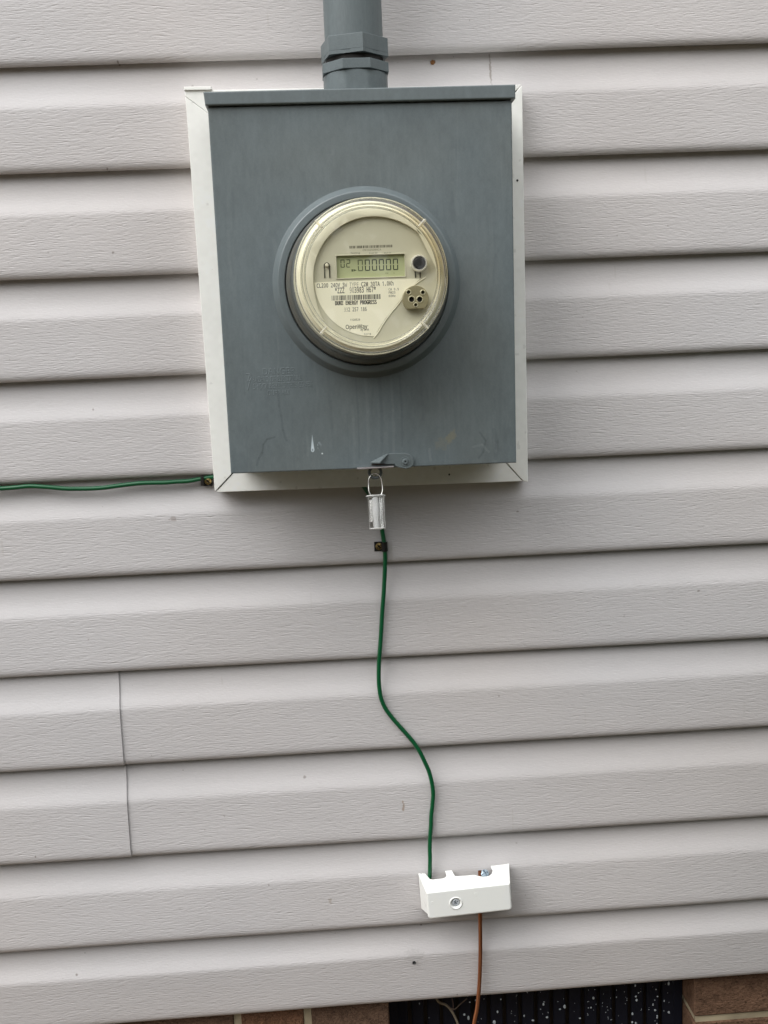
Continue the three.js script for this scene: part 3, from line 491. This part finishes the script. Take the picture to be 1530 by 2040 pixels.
// ------------------------------------------------------------------ seal hanging from the latch
const seal = thing('padlock_seal', 'shiny silver barrel seal hanging by a wire loop below the box latch', 'seal', [0.0506, 1.2368, 0.1245]);
seal.rotation.x = -0.28;
const clearRib = phys(lin(0.97, 0.97, 0.96), { transmission: 1, thickness: 0.002, roughness: 0.03, ior: 1.5 });
const foil = phys(lin(0.82, 0.82, 0.80), { metalness: 0.92, roughness: 0.16, bumpMap: canvasTex(512, 512, (c, w, h) => {
  c.fillStyle = '#808080'; c.fillRect(0, 0, w, h);
  for (let n = 0; n < 60; n++) { c.globalAlpha = 0.12; c.strokeStyle = rnd() < 0.5 ? '#000' : '#fff'; c.lineWidth = rr(8, 40); c.beginPath(); const x = rnd() * w; c.moveTo(x, 0); c.quadraticCurveTo(x + rr(-60, 60), h / 2, x + rr(-40, 40), h); c.stroke(); }
  c.globalAlpha = 1; c.fillStyle = '#fff'; c.font = 'bold 84px sans-serif';
  for (const [x, s] of [[395, '0945'], [160, '2F60']]) { c.save(); c.translate(x, 210); c.rotate(Math.PI / 2); c.fillText(s, 0, 0); c.restore(); }
}, false), bumpScale: 0.0008 });
{
  const ring = (a, b, y, n = 48) => Array.from({ length: n }, (_, i) => { const t = i / n * 2 * Math.PI, c = Math.cos(t), s = Math.sin(t), e = 0.62; return [a * Math.sign(c) * Math.pow(Math.abs(c), e), y, b * Math.sign(s) * Math.pow(Math.abs(s), 0.9)]; });
  const loft = (rings) => { const n = rings[0].length, pos = [], uv = [], idx = []; rings.forEach((r, j) => { for (let i = 0; i <= n; i++) { pos.push(...r[i % n]); uv.push(0.5 + r[i % n][0] / 0.02, r[i % n][1] / 0.037); } }); for (let j = 0; j < rings.length - 1; j++) for (let i = 0; i < n; i++) { const a = j * (n + 1) + i, b = a + n + 1; idx.push(a, b, a + 1, a + 1, b, b + 1); } const g = new THREE.BufferGeometry(); g.setAttribute('position', new THREE.Float32BufferAttribute(pos, 3)); g.setAttribute('uv', new THREE.Float32BufferAttribute(uv, 2)); g.setIndex(idx); g.computeVertexNormals(); return toCreasedNormals(g, 0.5); };
  part('seal_core', new RoundedBoxGeometry(0.0070, 0.0338, 0.0056, 4, 0.0027).translate(-0.0008, 0.0174, 0.0005), phys(lin(0.95, 0.95, 0.94), { roughness: 0.18, bumpMap: foil.bumpMap, bumpScale: 0.0006 }), seal);
  part('lock_strip', new RoundedBoxGeometry(0.0030, 0.0330, 0.004, 3, 0.0008).translate(0.0045, 0.0170, 0), foil, seal);
  part('lock_strip', new RoundedBoxGeometry(0.0022, 0.0240, 0.003, 3, 0.0008).translate(-0.0054, 0.0200, -0.0005), foil, seal);
  part('seal_body', loft([ring(0.0005, 0.0005, 0), ring(0.0068, 0.0030, 0), ring(0.0081, 0.0040, 0.0012), ring(0.0084, 0.0044, 0.004), ring(0.0088, 0.0046, 0.02), ring(0.0090, 0.0046, 0.0345), ring(0.0098, 0.0056, 0.0348), ring(0.0099, 0.0057, 0.0358), ring(0.0094, 0.005, 0.0362), ring(0.0004, 0.0004, 0.0362)]), phys(lin(0.97, 0.97, 0.96), { transmission: 1, thickness: 0.004, roughness: 0.03, ior: 1.58 }), seal);
  const hoop = (y, r) => { const q = ring(0.0098, 0.0056, y, 40).map((p) => new THREE.Vector3(...p)); return new THREE.TubeGeometry(new THREE.CatmullRomCurve3(q, true), 90, r, 8, true); };
  const frost = phys(lin(0.9, 0.9, 0.88), { transmission: 0.5, thickness: 0, roughness: 0.25 });
  part('seal_rim', hoop(0.0355, 0.0007), frost, seal); part('seal_rim', hoop(0.0008, 0.0006).scale(0.84, 1, 0.8), frost, seal);
  part('seal_rib', new RoundedBoxGeometry(0.0016, 0.033, 0.002, 2, 0.0007).translate(0.0056, 0.017, 0.0040), clearRib, seal);
  part('seal_rib', new RoundedBoxGeometry(0.0012, 0.033, 0.002, 2, 0.0005).translate(0.0080, 0.017, 0.0026), clearRib, seal);
  part('shackle', tube([[-0.0052, 0.034, 0.0005], [-0.0053, 0.0363, 0.0005], [-0.0069, 0.0405, 0.0008], [-0.0069, 0.048, 0.0010], [-0.0064, 0.0535, 0.0018], [-0.0035, 0.0578, 0.0026], [0.0005, 0.0592, 0.0030], [0.0040, 0.0572, 0.0026], [0.0065, 0.0530, 0.0018], [0.0073, 0.047, 0.0010], [0.0074, 0.0405, 0.0008], [0.0058, 0.0362, 0.0005], [0.0056, 0.034, 0.0005]], 0.00062, 120, 8), phys(lin(0.75, 0.74, 0.7), { metalness: 1, roughness: 0.25 }), seal);
}

// ------------------------------------------------------------------ green ground wires, their clips
const green = phys(lin(0.003, 0.078, 0.026), { roughness: 0.32 });
const W1 = 0.0026;
tag(part('ground_wire', tube(kinked([[-1.4, 1.289, 0.002], [-0.9, 1.283, 0.003], [-0.6, 1.286, 0.0028], [-0.46, 1.284, 0.002], [-0.3722, 1.2848, 0.0015], [-0.3383, 1.2857, 0.0015], [-0.3100, 1.2828, 0.0015], [-0.2935, 1.2806, 0.0015], [-0.2594, 1.2799, 0.0015], [-0.2250, 1.2828, 0.001], [-0.1907, 1.2829, 0.001], [-0.1621, 1.2829, 0], [-0.1390, 1.2857, -0.001], [-0.118, 1.2875, -0.002], [-0.09, 1.287, -0.003]], -0.004), W1, 500), green, scene), 'green insulated ground wire running sideways along a siding lap, left of the box', 'wire');
tag(part('ground_wire', tube(kinked([[0.03, 1.300, -0.004], [0.0415, 1.2675, 0.000], [0.0485, 1.2590, 0.003], [0.0562, 1.2420, 0.004], [0.0617, 1.2133, 0.004], [0.0634, 1.1965, 0.004], [0.0632, 1.178, 0.0035], [0.0619, 1.1593, 0.003], [0.0577, 1.1172, 0.003], [0.0527, 1.0685, 0.0035], [0.0502, 1.0377, 0.003], [0.0521, 1.0096, 0.003], [0.0643, 0.9857, 0.003], [0.0834, 0.9618, 0.0035], [0.0966, 0.9406, 0.0035], [0.1060, 0.9145, 0.003], [0.1101, 0.8918, 0.003], [0.1073, 0.8629, 0.003], [0.1041, 0.8241, 0.004], [0.1019, 0.7783, 0.006], [0.1014, 0.762, 0.008]]), W1, 500), green, scene), 'green insulated ground wire winding down the siding to the white connector', 'wire');
const brass = phys(lin(0.42, 0.30, 0.12), { metalness: 0.9, roughness: 0.35 });
function phillips(r, mat, parent, pos, turn = 0.4) {
const s = part('screw', crossHead([[0, r * 0.6], [r * 0.5, r * 0.55], [r * 0.85, r * 0.32], [r, 0]], r * 1.35, r * 0.42, r * 1.1), mat, parent, pos); s.rotation.z = turn; return s;
}
const strapMat = phys(lin(0.012, 0.011, 0.010), { roughness: 0.6, specularIntensity: 0.5 });
function clip(label, pos, side, plain) {
  const c = thing('cable_clip', label, 'clip', pos);
  part('plate', slab([[-0.0056, -0.0056], [0.0056, -0.0056], [0.0056, 0.0056], [-0.0056, 0.0056]], 0, 0.0018, 0.0005), strapMat, c);
  phillips(0.0043, brass, c, [0, 0, 0.0018], 0.7);
  if (!plain) part('strap', (() => { const s = new THREE.Shape(); s.absarc(0, 0, 0.0036, -0.3, Math.PI + 0.3, false); s.absarc(0, 0, 0.0027, Math.PI + 0.3, -0.3, true); const g = new THREE.ExtrudeGeometry(s, { depth: 0.0112, bevelEnabled: false, curveSegments: 16 }); g.rotateX(Math.PI / 2).translate(side * 0.0063, 0.0056, 0.0044); return g; })(), strapMat, c);
  return c;
}
clip('black cable clip with brass screw on the upright green wire, below the seal', [0.0571, 1.1961, 0.0003], 1);
clip('black cable clip with brass screw at the left edge of the white trim', [-0.1372, 1.2818, -0.0065], -1, true);
part('strap', new RoundedBoxGeometry(0.0034, 0.011, 0.008, 2, 0.001).translate(-0.0062, 0.0010, 0.003), strapMat, scene.getObjectByName('cable_clip_001'));

// ------------------------------------------------------------------ white bonding connector, copper wire
const plastic = phys(lin(0.86, 0.865, 0.85), { roughness: 0.35, map: dataTex(256, 256, (u, v) => { const n = 0.02 * noise(u * 9, v * 9, 1, 9, 9) - (noise(u * 40, v * 40, 5, 40, 40) > 0.84 ? 0.08 : 0); return [0.98 + n, 0.98 + n, 0.96 + n]; }, true) });
const conn = thing('wire_connector', 'white plastic grounding connector box where green and copper wires meet', 'connector', [0.1458, 0.7632, 0.0]);
conn.rotation.z = 0.045;
{
  // front plate with countersunk screw, sides that flare back to the wall, top ledge with wire notches
  const fw = 0.0512, fh = 0.0175, t = 0.0026, zf = 0.038;
  const rc = 0.0042, outline = [];
  for (const [cx, cy, a0] of [[fw - rc, fh - rc, 0], [-fw + rc, fh - rc, 90], [-fw + rc, -fh + rc, 180], [fw - rc, -fh + rc, 270]]) for (let i = 0; i <= 6; i++) { const r = cy > 0 ? 0.0015 : rc, ox = cx + Math.sign(cx) * (rc - r), oy = cy + Math.sign(cy) * (rc - r), t = (a0 + 15 * i) * D2R; outline.push([ox + r * Math.cos(t), oy + r * Math.sin(t)]); }
  const front = slab(outline, zf - 0.0052, zf, 0.0024, [circlePath(0.0050, -0.0163, -0.0002)]);
  const quad = (a, b, c, d, n) => {                                   // a thick plate through four corners, n = inward thickness vector
    const A = [a, b, c, d], B = A.map((p) => p.map((v, i) => v + n[i])), f = [...A, ...B], id = [0, 1, 2, 0, 2, 3, 4, 6, 5, 4, 7, 6, 0, 4, 5, 0, 5, 1, 1, 5, 6, 1, 6, 2, 2, 6, 7, 2, 7, 3, 3, 7, 4, 3, 4, 0];
    const g = new THREE.BufferGeometry(); g.setAttribute('position', new THREE.Float32BufferAttribute(id.flatMap((i) => f[i]), 3)); g.computeVertexNormals(); return planarUV(g, 0, 0, 0.1, 0.1);
  };
  const bx = 0.0565, bt = 0.0236, bb = -0.0225, zb = 0.0015, s = 0.0040;
  const left = quad([-fw + 0.0008, fh - 0.0016, zf - s], [-bx, bt, zb], [-bx, bb, zb], [-fw + 0.0012, -fh + 0.0036, zf - s], [t, 0, 0]);
  const right = quad([fw - 0.0012, -fh + 0.0036, zf - s], [bx, bb, zb], [bx, bt, zb], [fw - 0.0008, fh - 0.0016, zf - s], [-t, 0, 0]);
  // ledge: x across, y = depth from the front (0) back to the wall (L)
  const L = 0.0348, ledge = poly([[-fw + 0.0001, -0.0006], [fw - 0.0001, -0.0006], [bx - 0.0004, L - 0.003], [bx - 0.003, L], [0.0335, L], [0.0345, L - 0.009], [0.0325, L - 0.0145], [0.0280, L - 0.0185], [0.0215, L - 0.0190], [0.0150, L - 0.0160], [0.0110, L - 0.0135], [-0.0090, L - 0.0125], [-0.0125, L - 0.0115], [-0.0150, L], [-0.0235, L], [-0.0225, L - 0.0085], [-0.0245, L - 0.0120], [-0.0280, L - 0.0135], [-0.0400, L - 0.0137], [-0.0435, L - 0.0120], [-0.0480, L - 0.0010], [-0.0520, L], [-bx + 0.0006, L - 0.003]]);
  const lg = new THREE.ExtrudeGeometry(ledge, { depth: t - 0.0012, bevelEnabled: true, bevelThickness: 0.0006, bevelSize: 0.0006, bevelOffset: -0.0006, bevelSegments: 3 });
  lg.rotateX(-Math.PI / 2 + Math.atan2(0.0061, L)); lg.translate(0, fh - t + 0.0006, zf - 0.0028);
  part('housing', merge([front, left, right, planarUV(lg, 0, 0, 0.1, 0.1)]), plastic, conn);
  part('screw_well', latheZ([[0.0084, zf - 0.0004], [0.0080, zf + 0.0004], [0.0072, zf + 0.0008], [0.0062, zf + 0.0003], [0.0054, zf - 0.0014], [0.0052, zf - 0.0040]], 40, 0), plastic, conn, [-0.0163, -0.0002, 0]);
  const zinc = phys(lin(0.56, 0.59, 0.62), { metalness: 0.2, roughness: 0.3 }), blueZinc = phys(lin(0.22, 0.27, 0.31), { metalness: 0.85, roughness: 0.3 });
  const sc = part('cover_screw', crossHead([[0, 0.0012], [0.0020, 0.0011], [0.0036, 0.0006], [0.0045, -0.0004], [0.0047, -0.0014]], 0.0062, 0.0019, 0.0046), zinc, conn, [-0.0163, -0.0002, zf - 0.0014]); sc.rotation.z = 0.5;
  part('terminal_bar', new RoundedBoxGeometry(0.088, 0.016, 0.010, 2, 0.001).translate(0, 0.004, 0.007), std(lin(0.30, 0.26, 0.18), { metalness: 0.6, roughness: 0.45 }), conn);
  const ts = part('terminal_screw', crossHead([[0, 0.0074], [0.0028, 0.0070], [0.0048, 0.0056], [0.0053, 0.0030], [0.0050, -0.0040]], 0.0078, 0.0018, 0.0050), blueZinc, conn, [0.0245, 0.0160, 0.0075]); ts.rotation.set(0.85 - Math.PI / 2, 0, 0.35);
  for (const [i, x, y, w, h] of [[0, 0.0085, 0.0085, 0.0035, 0.0035], [1, -0.0445, 0.0035, 0.003, 0.004]]) part('moulded_mark', new THREE.TorusGeometry(w / 2, 0.00025, 6, 18, i ? 4.4 : 5.2).translate(x, y, zf), plastic, conn);
}
const copper = phys(0xffffff, { metalness: 0.75, roughness: 0.42, map: dataTex(64, 512, (u, v) => { const n = 0.3 * noise(u * 6, v * 30, 1, 6, 30) + 0.25 * noise(u * 14, v * 120, 2, 14, 120), d = smooth(-0.1, 0.5, noise(u * 3, v * 14, 3, 3, 14)); return [0.42 * (1 + n) * (1 - 0.45 * d), 0.165 * (1 + n) * (1 - 0.5 * d), 0.075 * (1 + n) * (1 - 0.5 * d)]; }, true) });
copper.map.repeat.set(6, 1);
tag(part('copper_wire', tube([[0.1638, 0.7862, 0.0090], [0.1636, 0.7800, 0.0098], [0.1630, 0.7600, 0.0100], [0.1627, 0.7240, 0.0062], [0.1618, 0.6736, 0.0042], [0.1594, 0.6329, 0.0040], [0.1553, 0.5990, 0.0046], [0.1512, 0.5786, 0.0040], [0.145, 0.50, 0.002], [0.138, 0.25, 0.003], [0.134, -0.05, 0.004]], 0.0025, 260), copper, scene), 'bare copper wire hanging straight down from the white connector past the vent', 'wire');

// ------------------------------------------------------------------ small debris
const dry = std(lin(0.20, 0.16, 0.11), { roughness: 0.95 });
const vine = thing('dry_twig', 'curled dry twig hanging under the siding in front of the vent', 'twig', [0.12, 0.555, -0.06]);
part('stem', tube([[-0.012, 0.030, 0.012], [-0.006, 0.0165, 0.004], [0.003, 0.0095, 0], [0.011, -0.002, 0], [0.0175, -0.018, 0.002], [0.024, -0.045, 0.004]], 0.0016, 60, 8), dry, vine);
part('side_shoot', tube([[0.006, 0.0065, 0], [0.013, 0.004, 0.002], [0.022, 0.012, 0.003], [0.030, 0.022, 0.008]], 0.0008, 40, 6), std(lin(0.1, 0.07, 0.05), { roughness: 0.95 }), vine);
part('side_shoot', tube([[0.011, -0.002, 0], [0.012, 0.010, 0.003], [0.010, 0.024, 0.008]], 0.0007, 40, 6), std(lin(0.1, 0.06, 0.05), { roughness: 0.95 }), vine);
function lump(name, label, pos, s, c) { const g = new THREE.IcosahedronGeometry(1, 3), p = g.attributes.position; for (let i = 0; i < p.count; i++) { const k = 1 + 0.35 * noise(p.getX(i) * 3 + 9, p.getY(i) * 3 + p.getZ(i) * 2, 31); p.setXYZ(i, p.getX(i) * k * s[0], p.getY(i) * k * s[1], p.getZ(i) * k * s[2]); } g.computeVertexNormals(); const m = part(name, g, std(lin(...c), { roughness: 0.95 }), scene, pos); return tag(m, label, 'debris'); }
lump('insect_cocoon', 'small rusty brown insect cocoon under a siding lap near the conduit', [0.1402, 1.7370, -0.012], [0.0028, 0.0026, 0.0022], [0.22, 0.10, 0.035]);
lump('dried_insect', 'tiny dark dried insect on the siding at the upper right', [0.5105, 1.7215, -0.0138], [0.0016, 0.0034, 0.0012], [0.10, 0.08, 0.06]);

renderer.render(scene, camera);
